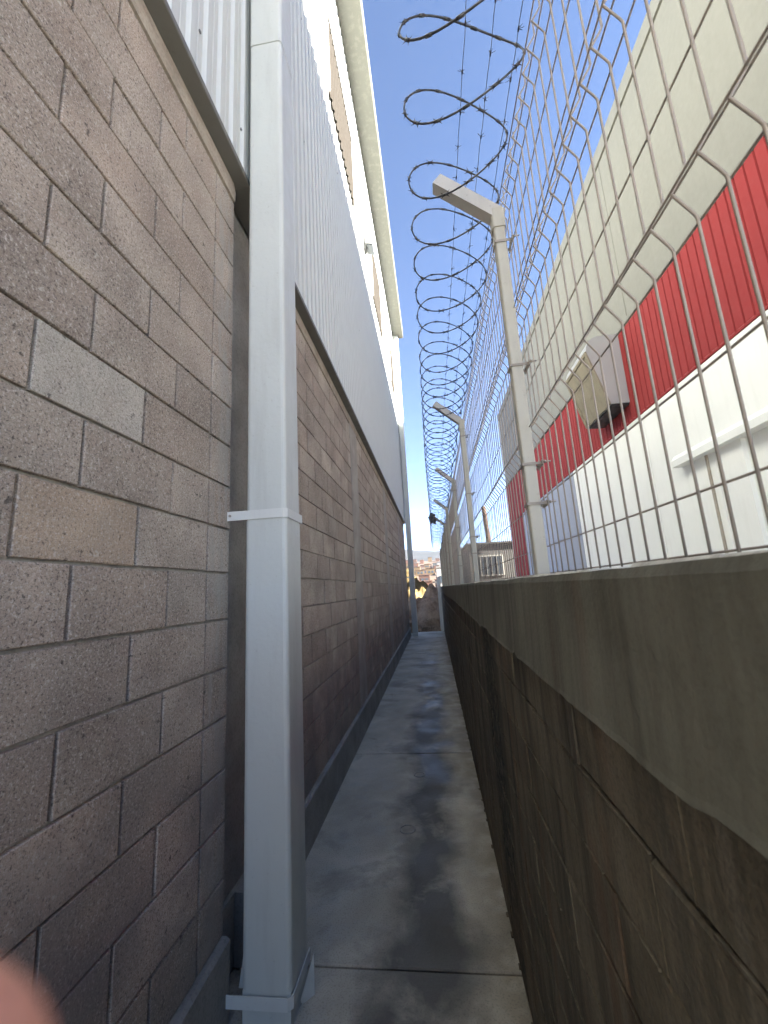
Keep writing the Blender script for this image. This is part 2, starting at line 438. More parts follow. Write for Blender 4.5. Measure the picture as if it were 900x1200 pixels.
# vent windows of corrugated translucent sheet
for (a, b, z0, z1) in ((4.02, 5.62, 6.28, 7.62), (7.85, 9.45, 6.35, 7.8), (11.7, 12.9, 6.4, 7.8)):
    wdw = MB()
    rb = ribs(b-a-.0, H+z0, H+z1)
    o = rb.build('window', MAT_VENT, wh, (-.840, a, 0))
    MB().box(-.872, -.812, a-.03, b+.03, H+z1-.01, H+z1+.03).build('frame', MAT_CLAD, o).location = (.840, -a, 0)
    MB().box(-.872, -.822, a-.03, a, H+z0, H+z1-.012).build('frame', MAT_CLAD, o).location = (.840, -a, 0)
    MB().box(-.872, -.822, b, b+.03, H+z0, H+z1-.012).build('frame', MAT_CLAD, o).location = (.840, -a, 0)
# eave gutter
g = MB(); g.prism_y([(-.95, ZT-.02), (-.47, ZT-.02), (-.45, ZT), (-.45, ZT+.32), (-.47, ZT+.34), (-.49, ZT+.32), (-.95, ZT+.32)], -2.5, YE+.02)
g.build('gutter', MAT_EAVE, wh)
MB().prism_y([(-16, ZT+1.9), (-16, ZT+1.8), (-.6, ZT+.325), (-.6, ZT+.40)], -2.5, YE+.02).build('roof', MAT_CLAD, wh)
yy = 1.3
while yy < YE:
    MB().box(-.46, -.448, yy, yy+.03, ZT+.0, ZT+.3).build('gutter_joint', MAT_EAVE, wh); yy += 3.0

# wall lamp
lt = empty('wall_lamp', (-.85, 6.9, H+6.6)); tag(lt, 'small grey wall lamp high on the sunlit cladding beside the second vent window', 'lamp')
MB().prism_y([(0, 0), (.03, 0), (.03, .3), (0, .3)], -.08, .08).build('base_plate', MAT_LAMP, lt)
MB().prism_y([(.03, .06), (.17, .02), (.20, .06), (.17, .26), (.03, .26)], -.14, .14).build('housing', MAT_LAMP, lt)
MB().prism_y([(.06, .03), (.16, .005), (.165, .018), (.06, .05)], -.12, .12).build('lens', MAT_GLASS, lt)

# downspouts
def rtube(m, x0, x1, y0, y1, z0, z1, r=.02):
    """square sheet-metal tube with rounded corners"""
    cs = []
    for (cx, cy, a0) in ((x1-r, y0+r, -90), (x1-r, y1-r, 0), (x0+r, y1-r, 90), (x0+r, y0+r, 180)):
        for k in range(4):
            a = math.radians(a0+30*k); cs.append((cx+r*math.cos(a), cy+r*math.sin(a)))
    n = len(cs); b = len(m.v)
    m.v += [(x, y, z0) for x, y in cs]+[(x, y, z1) for x, y in cs]
    for k in range(n):
        l = (k+1) % n; m.f.append((b+k, b+l, b+n+l, b+n+k)); m.sm.append(False)
    m.f.append(tuple(range(b+n-1, b-1, -1))); m.f.append(tuple(range(b+n, b+2*n))); m.sm += [False, False]
    return m
def strap(m, x0, x1, y0, y1, z, h=.042, t=.004, seg=None):
    """U-shaped sheet band round the pipe with ears on the wall"""
    o_ = t
    pts = [(-.93, y0-o_), (x1-.014, y0-o_), (x1+o_, y0+.014), (x1+o_, y1+.01)]
    inn = [(-.93, y0+.0), (x1-.016, y0), (x1, y0+.016), (x1, y1+.01)]
    b = len(m.v); n = len(pts)
    tl = 0
    for q in (pts, inn):
        m.v += [(x, y, z) for x, y in q]+[(x, y, z+h) for x, y in q]
    for k in range(n-1):
        m.f.append((b+k, b+k+1, b+n+k+1, b+n+k)); m.f.append((b+2*n+k+1, b+2*n+k, b+3*n+k, b+3*n+k+1))
        m.f.append((b+n+k, b+n+k+1, b+3*n+k+1, b+3*n+k)); m.f.append((b+k+1, b+k, b+2*n+k, b+2*n+k+1))
        m.sm += [False]*4
    m.f.append((b, b+n, b+3*n, b+2*n)); m.f.append((b+n-1, b+2*n+n-1, b+3*n+n-1, b+2*n-1)); m.sm += [False, False]
    return m
def downspout(x0, x1, y0, y1, label, base=0.0):
    t = empty('downspout', (x0, y0, 0)); tag(t, label, 'downspout', 'rectangular downspouts on the warehouse wall'); t.location = (0, 0, 0)
    zs = [(base+.12, H+.345, 0), (H+.342, H+3.18, .0025), (H+3.17, H+3.20, .010), (H+3.188, ZT-.03, .001)]
    for k, (a, b, e) in enumerate(zs):
        m = MB(); rtube(m, x0-.0+e, x1-e, y0+e, y1-e, a, b); m.build('pipe_section', MAT_PIPE, t)
    m = MB()      # outlet shoe at the foot
    m.prism_y([(x0+.004, base), (x1-.004, base), (x1-.004, base+.125), (x0+.004, base+.125)], y0+.004, y1-.004); m.build('outlet_shoe', MAT_PIPE, t)
    for z in (H+.35, H-1.50, H+6.2):
        strap(MB(), x0, x1, y0-.002, y1, z).build('strap', MAT_STRAP, t)
    rv = MB()
    for z in (H+.372, H-1.478):
        rv.tube([(-.905, y0-.004, z), (-.905, y0-.012, z)], .006, 8)
    rv.build('rivet', MAT_CLAMP, t)
    return t
d1 = downspout(-.836, -.640, 1.75, 1.955, 'large pale grey rectangular downspout in the left foreground, strapped beside a dark recess')
# folded metal flaps behind the pipe near the foot
MB().prism_y([(-.865, .10), (-.838, .10), (-.838, .26)], 1.79, 1.80).build('bracket', MAT_PIPE, d1)
m = MB(); b0 = [(-.638, 1.86, .0), (-.60, 1.90, .0), (-.60, 1.90, .14), (-.638, 1.84, .03), (-.638, 1.862, .0), (-.60, 1.904, .0), (-.60, 1.904, .14), (-.638, 1.844, .03)]
m.v = b0; m.f = [(0,1,2,3), (7,6,5,4), (0,4,5,1), (1,5,6,2), (2,6,7,3), (3,7,4,0)]; m.sm = [False]*6
m.build('flap', MAT_STRAP, d1)
downspout(-.835, -.655, 14.05, 14.25, 'far slim-looking downspout at the end corner of the warehouse, down the alley', 0.0)

# ------------------------------------------------------------------ retaining wall on the right
XR = .232; ZR = H + .010; ZBM = H - .212
rw = empty('retaining_wall'); tag(rw, 'dark damp-stained low block wall with a cement beam on top, right of the alley', 'wall')
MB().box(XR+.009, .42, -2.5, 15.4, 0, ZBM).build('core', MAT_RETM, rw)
# cement beam with an uneven lower lip, built as a strip mesh
def beam_strip():
    m = MB(); n = 420; Y0, Y1 = -2.5, 15.4; rows = []
    for i in range(n+1):
        # denser close to the camera
        u = i/n; y = Y0 + (Y1-Y0)*(u**1.6)
        e = noise.noise((y*3.1, 0, 0)); e2 = noise.noise((y*19, 3, 0)); e3 = noise.noise((y*47, 9, 0))
        zb = ZBM + .004*e + .006*e2 + .006*e3 + (.007 if noise.noise((y*6.5, 1, 8)) > .22 else 0)
        if 1.9 < y < 2.15: zb += .012
        zb += .035*max(0, min(1, (y-2.1)/2.5))
        zt = ZR + .003*noise.noise((y*4, 7, 0)) + .0015*e3
        x = XR - .009 + .003*noise.noise((y*1.7, 5, 0))
        rows.append([(XR+.03, y, zb+.004), (x+.006, y, zb-.003), (x-.006-.004*e2, y, zb+.003), (x-.004-.003*e2, y, zb+.012), (x, y, (zb+zt)/2), (x+.001, y, zt-.012), (x+.006+.003*e2, y, zt), (XR+.17, y, zt+.002), (XR+.17, y, zb)])
    k = len(rows[0])
    for r in rows: m.v += r
    for i in range(n):
        for j in range(k):
            j2 = (j+1) % k
            m.f.append((i*k+j, (i+1)*k+j, (i+1)*k+j2, i*k+j2)); m.sm.append(False)
    m.f.append(tuple(range(k))); m.f.append(tuple(n*k+j for j in range(k-1, -1, -1))); m.sm += [False]*2
    return m
beam_strip().build('beam', MAT_BEAM, rw)
# a thin mortar crust along the top edge
m = MB(); ln = []
y = -.2
while y < 15.3:
    h = .0035 + .004*max(0, noise.noise((y*9, 2, 4))+.35)
    L = random.uniform(.05, .16)*(1+y*.12)
    if random.random() < .95:
        a, b = y, y+L
        m.v += [(XR+.010, a, ZR-.002), (XR+.010, b, ZR-.002), (XR+.016, b-.004, ZR+h), (XR+.016, a+.003, ZR+h*.8), (XR+.10, a, ZR-.002), (XR+.10, b, ZR-.002), (XR+.09, b, ZR+h), (XR+.09, a, ZR+h)]
        q = len(m.v)-8
        for f in ((0,3,2,1), (3,7,6,2), (4,5,6,7), (0,4,7,3), (1,2,6,5)): m.f.append(tuple(q+i for i in f)); m.sm.append(False)
    y += L+random.uniform(-.002, .006)
o = m.build('mortar_crust', MAT_CREAM, rw); o['kind'] = 'stuff'
# blocks of the retaining wall
rvar = {}
zc = []; z = ZBM + .035; hs = [.151, .134, .140, .140, .140, .140, .140, .140, .140, .14]
rrest = MB(); row = 0
while z > .02:
    h = hs[row] if row < len(hs) else .14
    z0 = max(z-h, .0)
    y = -2.2 + (.15 if row % 2 else 0) + random.uniform(-.03, .03)
    while y < 15.35:
        L = random.choice((.27, .30, .30, .33)); b = min(y+L, 15.39)
        dx = random.gauss(0, .0009)
        if b < .15 or y > 7.0:
            rrest.block(XR+dx, y+.001, b-.001, z0+.0035, z-.0035, .0028, .03, .002, -1)
        else:
            key = (round(L, 2), round(z-z0, 3)); vs = rvar.setdefault(key, [])
            if len(vs) < 4:
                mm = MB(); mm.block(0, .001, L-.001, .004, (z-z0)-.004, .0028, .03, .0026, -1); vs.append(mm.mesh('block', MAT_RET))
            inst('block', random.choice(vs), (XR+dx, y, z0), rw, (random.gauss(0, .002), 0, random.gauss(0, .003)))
        y = b
    z = z0; row += 1
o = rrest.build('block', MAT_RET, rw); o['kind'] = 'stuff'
# squeezed-out mortar left rough along the course joints
m = MB(); zj = ZBM + .035 - .151
for hh in (.134, .14, .14, .14, .14, .14, .14):
    y = .25
    while y < 7:
        L = random.uniform(.05, .32)
        if noise.noise((y*2.2, zj*31, 4)) > -.12:
            pts = []; q = y
            while q < y+L:
                pts.append((XR-.0006+.0018*noise.noise((q*60, zj*9, 1)), q, zj+.0030*noise.noise((q*38, zj*17, 6)))); q += .011*(1+q*.35)
            if len(pts) > 2: m.tube(pts, random.uniform(.0018, .0034), 4)
        y += L+random.uniform(0, .12)
    zj -= hh
o = m.build('mortar_ridge', MAT_RET, rw); o['kind'] = 'stuff'
# crumbs of mortar along the foot of the wall and under the beam
m = MB(); y = .9
while y < 15:
    r = random.uniform(.003, .011); x = XR - random.uniform(0, .012)
    m.block(x-r*.4, y-r*1.8, y+r*1.8, -.002, r*.8, r*.3, .03, r*.3, -1); y += random.uniform(.02, .35)
o = m.build('mortar_crumb', MAT_RET, rw); o['kind'] = 'stuff'

# ------------------------------------------------------------------ welded mesh fence
XF = .338; fence = empty('mesh_fence'); tag(fence, 'beige welded wire mesh fence with square posts standing on the retaining wall', 'fence')
ZT_F = 1.29
posts = [1.18, 2.90, 4.62, 6.34, 8.06, 9.78, 11.5, 13.22, 14.94]
folds = [(.410, .475), (.80, .868), (1.205, 1.275)]
rows_z = [.022, .10, .24, .600, .95, 1.09]
def prof(dz=0):
    p = [(XF, .012)]
    for a, b in folds:
        mid = (a+b)/2
        p += [(XF, a-.004), (XF-.004, a+.004), (XF-.020, mid-.004), (XF-.0225, mid), (XF-.020, mid+.004), (XF-.004, b-.004), (XF, b+.004)]
    p += [(XF, ZT_F+.03)]
    return p
vp = prof()
vw = MB().tube([(x, 0, H+z) for x, z in vp], .0019, 6).mesh('wire', MAT_FENCE)
hz = [(XF+.0045, z) for z in rows_z]
for a, b in folds: hz += [(XF+.0045, a-.004), (XF-.026, (a+b)/2), (XF+.0045, b+.004)]
pedges = [-.85] + posts + [posts[-1]+.4]
STEP = .049
for i in range(len(posts)):
    a, b = pedges[i]+.012, pedges[i+1]+.005
    near = a < 4.5
    pan = empty('fence_panel', (0, 0, 0), fence) if near else None
    n = int((b-a)/STEP); joined = MB()
    for k in range(n+1):
        y = a + .02 + k*(b-a-.03)/n
        if near: inst('wire', vw, (random.gauss(0, .0006), y, 0), pan)
        else: joined.tube([(x, y, H+z) for x, z in vp], .003, 4)
    for (x, z) in hz:
        nseg = 6 if near else 1
        pts = [(x + (0.002*math.sin(q*1.9+i) if near else 0), a+(b-a)*q/nseg, H+z) for q in range(nseg+1)]
        if near: MB().tube(pts, .0017, 6).build('wire', MAT_FENCE, pan)
        else: joined.tube(pts, .0027, 4)
    if not near:
        o = joined.build('fence_panel', MAT_FENCE, fence); o['kind'] = 'stuff'
# posts with clamps and angled arms
PW = .018
post_me = MB(); 
rtube(post_me, -PW, PW, -PW, PW, H-.10, H+1.18, .006)
post_me = post_me.mesh('post', MAT_FPOST)
base_me = MB().box(-.05, .05, -.05, .05, H+.008, H+.014).mesh('base_plate', MAT_FPOST)
am = MB()
# arm: square tube at 43 degrees, leaning over the alley
def arm_mesh():
    m = MB(); d = Vector((-.74, 0, .67)).normalized(); nrm = Vector((.67, 0, .74)); r = .021
    c0 = Vector((.012, 0, H+1.175)); c1 = c0 + d*.265
    for c in (c0, c1):
        for s, t in ((-1, -1), (1, -1), (1, 1), (-1, 1)):
            m.v.append(tuple(c + nrm*r*s + Vector((0, r*t, 0))))
    m.f = [(0,4,5,1), (1,5,6,2), (2,6,7,3), (3,7,4,0), (0,1,2,3)]; m.sm = [False]*5
    # hollow end
    b = len(m.v)
    for s, t in ((-1, -1), (1, -1), (1, 1), (-1, 1)): m.v.append(tuple(c1 + nrm*r*.86*s + Vector((0, r*.86*t, 0))))
    for s, t in ((-1, -1), (1, -1), (1, 1), (-1, 1)): m.v.append(tuple(c1 - d*.02 + nrm*r*.86*s + Vector((0, r*.86*t, 0))))
    for k in range(4):
        l = (k+1) % 4
        m.f.append((4+k, b+k, b+l, 4+l)); m.f.append((b+k, b+4+k, b+4+l, b+l)); m.sm += [False]*2
    m.f.append((b+4, b+5, b+6, b+7)); m.sm.append(False)
    return m
arm_me = arm_mesh().mesh('arm', MAT_ARM)
cap_me = rtube(MB(), -PW-.004, PW+.004, -PW-.004, PW+.004, H+1.13, H+1.20, .008).mesh('cap', MAT_FPOST)
def clamp_mesh():
    m = MB(); e = PW+.0015; z = -.004; h = .008; t = .002
    m.box(-e-t, e+.012, -e-t, -e, z, z+h); m.box(-e-t, -e, -e, e, z, z+h); m.box(-e-t, e+.012, e, e+t, z, z+h)
    m.box(e+.012, e+.015, -e-.012, e+.010, z-.004, z+h+.004)
    m.tube([(e+.014, -e-.012, 0), (e+.034, -e-.012, 0)], .0022, 6); m.tube([(e+.016, -e-.012, 0), (e+.021, -e-.012, 0)], .0045, 6)
    return m
clamp_me = clamp_mesh().mesh('clamp', MAT_CLAMP)
for i, y in enumerate(posts):
    tilt = random.gauss(0, .004) if i else 0
    p = inst('post', post_me, (.298, y, 0), fence, (0, tilt, 0))
    inst('base_plate', base_me, (.012, 0, 0), p); inst('cap', cap_me, (0, 0, 0), p); (inst('arm', arm_me, (0, 0, 0), p) if y < 8.5 else None)
    for z in (.214, .33, .64, 1.075): inst('clamp', clamp_me, (0, 0, H+z), p)

# ------------------------------------------------------------------ razor wire coil
coil = empty('razor_wire_coil'); tag(coil, 'long spiral coil of dark razor wire stretched along the fence arms above the alley', 'razor wire')
def coil_pts():
    # loop centres along y: wide apart near the camera, tighter further away
    ctr = [.27, .44, .62, .783, .946, 1.161, 1.347, 1.535, 1.706, 1.873, 2.063, 2.252]
    while ctr[-1] < 12.6: ctr.append(ctr[-1] + .155 + random.uniform(-.012, .012))
    pts = []; n = 40
    for i in range(len(ctr)-1):
        y0, y1 = ctr[i], ctr[i+1]
        jx, jr = random.gauss(0, .004), random.gauss(0, .004)
        for k in range(n):
            u = k/n; th = math.pi - 2*math.pi*u           # start at the left, over the top
            yc = y0 + (y1-y0)*u
            R = .155 + jr*math.sin(math.pi*u)
            sag = -.0042*max(0, yc-4)**1.6
            lean = (.21+.14*max(0, min(1, (1.25-yc)*2)))*math.sin(th)*R*(1+ .25*math.sin(i*1.3))
            x = .170 + .006*math.sin(yc*1.1) + R*math.cos(th) + jx*math.sin(math.pi*u)
            z = 1.358 + sag + R*math.sin(th)*.93 + .006*math.sin(i*2.1+u*3)
            pts.append(Vector((x, yc+lean+.02*math.sin(2*th), H+z)))
    return pts
cp = coil_pts()
sp_ = next(i for i, p in enumerate(cp) if p.y > 4.5)
MB().tube(cp[:sp_+1], .0027, 6).build('wire', MAT_RAZOR, coil)
MB().tube(cp[sp_:], .0027, 5).build('wire', MAT_RAZOR, coil)
bb = MB(); acc = 0
for i in range(1, len(cp)-1):
    acc += (cp[i]-cp[i-1]).length
    if acc > .062:
        acc = 0
        t = (cp[i+1]-cp[i-1]).normalized(); s = t.cross(Vector((0, 1, 0))).normalized(); q = t.cross(s)
        a = random.uniform(-.7, .7); s2 = (s*math.cos(a)+q*math.sin(a)); n2 = t.cross(s2)
        c = cp[i]
        for sg in (1, -1):
            bb.tri(c + t*.017*sg + s2*.011, c + t*.004*sg + s2*.003, c - t*.001*sg - s2*.003, c+t*.008*sg)
            bb.tri(c + t*.017*sg - s2*.011, c + t*.004*sg - s2*.003, c - t*.001*sg + s2*.003, c+t*.008*sg)
        bb.tube([c - t*.009, c + t*.009], .0042, 5)
o = bb.build('barb', MAT_RAZOR, coil); o['kind'] = 'stuff'
# clipping wires: small crimped clips where loops touch
# straight barbed strands held by the arms
labs = ['leftmost of the three straight barbed wires running above the alley, nearest the arm tips',
        'middle one of the three straight barbed wires running above the alley',
        'rightmost of the three straight barbed wires, nearest the fence top']
for (x, z, lab) in ((.185, 1.352, labs[0]), (.245, 1.297, labs[1]), (.30, 1.262, labs[2])):
    t = empty('barbed_wire'); tag(t, lab, 'barbed wire', 'straight barbed wire strands on the fence arms')
    pts = []
    for k in range(260):
        y = -.2 + k*.06
        sg = 0
        for a, b in zip([-.85]+posts, posts+[99]):
            if a <= y < b and b < 90: sg = -.02*math.sin(math.pi*(y-a)/(b-a))
        pts.append(Vector((x+.0012*math.sin(k*2.3), y, H+z+.035+sg)))
    MB().tube(pts, .0011, 4).build('strand', MAT_BARB, t)
    m = MB(); off = random.uniform(0, .1); y = off
    while y < 15:
        k = int((y+.2)/.06); c = pts[min(k, 258)].lerp(pts[min(k+1, 259)], ((y+.2)/.06) % 1)
        for q in range(4):
            a = random.uniform(0, 6.28); dd = Vector((math.cos(a), random.uniform(-.4, .4), math.sin(a)))
            m.tube([c-dd*.002, c+dd*.013], .0007, 3)
        m.tube([c+Vector((0, -.005, 0)), c+Vector((0, .005, 0))], .0023, 5)
        y += .10
    o = m.build('barb', MAT_BARB, t); o['kind'] = 'stuff'
# torn black plastic caught in the coil
m = MB(); c0 = Vector((.065, 7.6, H+1.27)); n = 7
for i in range(n+1):
    for j in range(n+1):
        u, v = i/n-.5, j/n-.5
        w_ = .15*(1-.5*abs(v)); p = Vector((u*w_, .05*noise.noise((u*4, v*4, 1)), v*.20 - .12*u*u))
        p += Vector((noise.noise((u*6, v*6, 5)), noise.noise((u*6, v*6, 9)), noise.noise((u*6, v*6, 2))))*.05
        m.v.append(tuple(p))
for i in range(n):
    for j in range(n):
        a = i*(n+1)+j; m.f.append((a, a+1, a+n+2, a+n+1)); m.sm.append(True)
o = m.build('plastic_bag', MAT_LAMP, None, c0); tag(o, 'torn dark grey plastic bag snagged far along the razor wire coil', 'plastic bag')
sm = o.modifiers.new('thick', 'SOLIDIFY'); sm.thickness = .002

# ------------------------------------------------------------------ neighbouring white building with red band
XN = 4.0; nb = empty('neighbour_building'); tag(nb, 'white and cream industrial building with a broad red ribbed band behind the fence', 'building')
ZN = H + 8.6; Y0, Y1 = -2.4, 20.6  # near end, out of view, cut short so sun reaches the added paving
MB().box(XN+.05, 18, Y0, Y1-.01, 0, ZN-.05).build('core', MAT_WHITE, nb)
ZR0, ZR1 = H+2.93, H+4.70
y = Y0
while y < Y1-.01:          # cream upper panels with joints
    b = min(y+4.9, Y1); MB().block(XN, y+.006, b-.006, H+4.79, ZN-.30, .012, .06, 0, -1).build('panel', MAT_CREAMW, nb); y = b
MB().box(XN-.03, XN+.06, Y0, Y1+.02, ZN-.29, ZN).build('parapet', MAT_CREAMW, nb)
MB().box(XN-.035, XN+.05, Y0, Y1, ZR1+.006, ZR1+.085).build('trim', MAT_CREAMW, nb)
# red ribbed sheets
def red_sheet(w, z0, z1):
    m = MB(); n = max(1, round(w/.16)); s = w/n
    for k in range(n):
        y = k*s
        for (dx, py) in ((0, y), (0, y+s-.030), (.022, y+s-.022), (.022, y+s-.008)): m.v += [(dx, py, z0), (dx, py, z1)]
    m.v += [(0, w, z0), (0, w, z1)]
    for k in range(len(m.v)//2-1):
        m.f.append((2*k+1, 2*k+3, 2*k+2, 2*k)); m.sm.append(False)
    return m
y = Y0; rs = None
while y < Y1-.05:
    wd = min(.96, Y1-y)
    low = y > 17.2
    m = red_sheet(wd, 0 if low else ZR0, ZR1)
    if low or wd < .96: m.build('red_sheet', MAT_RED, nb, (XN-.01, y, 0))
    else:
        if rs is None: rs = m.mesh('red_sheet', MAT_RED)
        inst('red_sheet', rs, (XN-.01, y, 0), nb)
    ylow = y if low and 'YL' not in globals() else None
    if ylow: YL = ylow
    y += wd
MB().box(XN-.012, XN+.05, Y0, YL-.01, ZR0-.035, ZR0-.003).build('drip_trim', MAT_RED, nb)
# white lower panels and blue-grey panels
y = Y0
while y < 11.2:
    b = min(y+3.3, 11.3); MB().block(XN, y+.004, b-.004, 0, ZR0-.04, .008, .06, 0, -1).build('panel', MAT_WHITE, nb); y = b
MB().block(XN-.004, 11.304, YL-.006, 0, ZR0-.04, .01, .06, 0, -1).build('panel', MAT_BLUEG, nb)
MB().box(XN-.01, XN+.05, Y1-.01, Y1+.05, 0, ZN-.3).build('corner_trim', MAT_WHITE, nb)
MB().box(XN+.01, 18, Y1-.008, Y1+.03, 0, ZN-.3).build('end_wall', MAT_RED, nb)
# window canopy ledge and door jambs under it
cn = MB().prism_y([(XN-.002, H+1.80), (XN-.002, H+1.62), (XN-.16, H+1.62), (XN-.16, H+1.72), (XN-.10, H+1.80)], 2.0, 6.66).build('ledge', MAT_WHITE, nb)
MB().box(XN-.06, XN-.001, 5.35, 5.75, 0, H+1.618).build('pilaster', MAT_WHITE, nb)
MB().box(XN-.03, XN-.001, 5.9, 6.5, 0, H+1.618).build('door_panel', MAT_WHITE, nb)
MB().box(XN-.05, XN-.001, 6.02, 6.06, 0, H+1.616).build('door_frame', MAT_STRIP, nb)
MB().box(XN-.03, XN-.001, 3.4, 4.75, 0, H+1.618).build('door_panel', MAT_CREAMW, nb)

MB().box(.425, XN-.005, -2.45, 20.4, -.04, H-.22).build('bounce_yard', MAT_FILL)['kind'] = 'structure'  # unseen pale raised paving, added to reflect skylight upward
# evaporative-cooler hood on the neighbour wall
hd = empty('air_hood'); tag(hd, 'boxy grey sheet metal air hood with a slanting tan front mounted on the red band', 'air hood')
P = [(XN-.012, H+3.27), (3.65, H+3.27), (3.345, H+4.42), (3.365, H+4.53), (3.41, H+4.62), (3.48, H+4.685), (3.57, H+4.72), (XN-.012, H+4.73)]
m = MB(); m.prism_y(P[::-1], 7.80, 9.05); m.build('casing', MAT_HOODG, hd)
# slanting front pad framed by strips, just proud of the casing
def slab_on(p0, p1, y0, y1, off, th, name, mat):
    a = Vector((p0[0], 0, p0[1])); b = Vector((p1[0], 0, p1[1])); d = (b-a).normalized(); n = Vector((-d.z, 0, d.x))
    if n.x > 0: n = -n
    m = MB()
    for q in (a+n*off, b+n*off, b+n*(off+th), a+n*(off+th)): m.v.append((q.x, y0, q.z))
    for q in (a+n*off, b+n*off, b+n*(off+th), a+n*(off+th)): m.v.append((q.x, y1, q.z))
    m.f = [(0,1,2,3), (7,6,5,4), (0,4,5,1), (1,5,6,2), (2,6,7,3), (3,7,4,0)]; m.sm = [False]*6
    return m.build(name, mat, hd)
def lp(t): return (3.65+(3.345-3.65)*t, H+3.27+1.15*t)
slab_on(lp(.05), lp(.95), 7.86, 8.99, .002, .012, 'pad', MAT_HOODT)
slab_on(lp(0), lp(.05), 7.80, 9.05, .002, .03, 'frame', MAT_HOODT); slab_on(lp(.95), lp(1), 7.80, 9.05, .002, .03, 'frame', MAT_HOODT)
slab_on(lp(.05), lp(.95), 7.80, 7.86, .002, .03, 'frame', MAT_HOODT); slab_on(lp(.05), lp(.95), 8.99, 9.05, .002, .03, 'frame', MAT_HOODT)
for k in (1, 2): slab_on(lp(.30*k+.04), lp(.30*k+.06), 7.862, 8.988, .0145, .006, 'crossbar', MAT_HOODT)
MB().box(3.67, XN-.012, 7.83, 9.02, H+3.235, H+3.268).build('underside_panel', MAT_BLACK, hd)  # plain black box covering the underside of the hood

# ------------------------------------------------------------------ far end of the alley
MB().box(.115, .236, 15.42, 15.56, -.02, H+.36).build('gate_post', MAT_WHITE)
tag(bpy.data.objects['gate_post'], 'pale plastered gate post at the far end of the right wall', 'gate post')
def mound(name, cx, cy, rx, ry, h, mat, seed, n=36):
    m = MB()
    for i in range(n+1):
        for j in range(n+1):
            u, v = 2*i/n-1, 2*j/n-1; r = math.hypot(u, v)
            z = h*max(0, 1-r)**.75 if r < 1 else 0
            q = noise.fractal((u*2.3+seed, v*2.3, seed), .8, 2.1, 5)*.42
            z = max(0, z*(1+q)+ (q*.22*h if r < .95 else 0)) - .05 - .02
            m.v.append((cx+u*rx, cy+v*ry, z))
    for i in range(n):
        for j in range(n):
            a = i*(n+1)+j; m.f.append((a, a+n+1, a+n+2, a+1)); m.sm.append(False)
    return m.build(name, mat)
o = mound('dirt_mound', -.2, 17.6, 2.3, 1.9, 1.5, MAT_DIRT, 3); tag(o, 'brown heap of dug earth and rubble blocking the end of the alley', 'dirt mound')
o = mound('sand_heap', -1.5, 27.5, 2.4, 2.0, 2.5, MAT_SAND, 8); tag(o, 'sunlit yellow sand heap behind the brown earth', 'sand heap')
m = MB()
for k in range(420):
    a = random.uniform(0, 6.28); r = random.random()**.5; x = -.2+2.0*r*math.cos(a); y = 17.3+1.6*r*math.sin(a)-.4; s = random.choice((.02, .03, .04, .05, .09, .12))*random.uniform(.7, 1.2)
    z = max(0, 1.25*(1-math.hypot((x+.2)/2.3, (y-17.6)/1.9))**.8 if math.hypot((x+.2)/2.3, (y-17.6)/1.9) < 1 else 0)
    b = len(m.v); m.box(x-s, x+s*random.uniform(.5, 1), y-s, y+s, z-s*.3, z+s*.9)
    for q in range(b, b+8): m.v[q] = tuple(c+random.uniform(-.35, .35)*s for c in m.v[q])
o = m.build('rubble', MAT_DIRT); tag(o, 'loose stones strewn over the brown earth heap', 'rubble', kind='stuff')
MB().box(-1.0, .5, 15.42, 15.62, -.05, -.02).build('threshold', MAT_PLINTH)['kind'] = 'structure'
# crumpled white paper
m = MB(); 
for i in range(5):
    for j in range(5): m.v.append((i*.03-.06, j*.05-.1, .004+.012*abs(noise.noise((i*.9, j*.8, 3)))*2))
for i in range(4):
    for j in range(4): a = i*5+j; m.f.append((a, a+5, a+6, a+1)); m.sm.append(False)
o = m.build('paper_scrap', MAT_PALE, None, (.10, 12.6, .001)); tag(o, 'small white paper scrap on the floor near the far end of the alley', 'paper')
o.modifiers.new('thick', 'SOLIDIFY').thickness = .002

# low grey house behind the fence
lh = empty('low_house'); tag(lh, 'low grey house with a barred window seen through the fence beyond the red wall', 'house')
MB().box(2.3, 9, 26, 33, -.1, H+2.45).build('wall', MAT_BLOCKG if 'MAT_BLOCKG' in globals() else HM[4], lh)
MB().box(2.15, 9.2, 25.85, 33.1, H+2.452, H+2.56).build('roof', HM[4], lh)
wi = MB().box(2.95, 4.35, 25.93, 25.998, H+.5, H+1.75).build('window', MAT_PALE, lh)
MB().box(3.02, 4.28, 25.92, 25.928, H+.57, H+1.68).build('pane', MAT_GLASS, wi)
for x in (3.3, 3.62, 3.94): MB().box(x, x+.03, 25.89, 25.918, H+.57, H+1.68).build('bar', MAT_PALE, wi)
# stub of a wooden utility pole
m = MB(); m.tube([(3.66, 30, 0), (3.62, 30, 3.2), (3.50, 30, 5.6), (3.46, 30, 6.2)], .19, 9); 
o = bpy.data.objects.new('utility_pole', m.mesh('utility_pole', MAT_WOOD)); link(o); o.location = (1.22, 5, 1.9)
tag(o, 'dark weathered wooden pole stub behind the low grey house', 'utility pole')
# pale buildings past the alley mouth
pb = empty('pale_house'); tag(pb, 'pale flat-roofed house beyond the alley mouth, right of the earth heap', 'house')
MB().box(.35, 2.1, 42, 50, -.1, H+1.9).build('wall', MAT_PALE, pb); MB().box(.3, 2.15, 41.95, 50.05, H+1.902, H+2.05).build('roof', HM[2], pb)
f = MB().box(.62, .95, 41.94, 41.998, H+.4, H+1.1).build('window', MAT_GLASS, pb); f = MB().box(1.3, 1.7, 41.94, 41.998, .2, H+1.0).build('door', HM[4], pb)

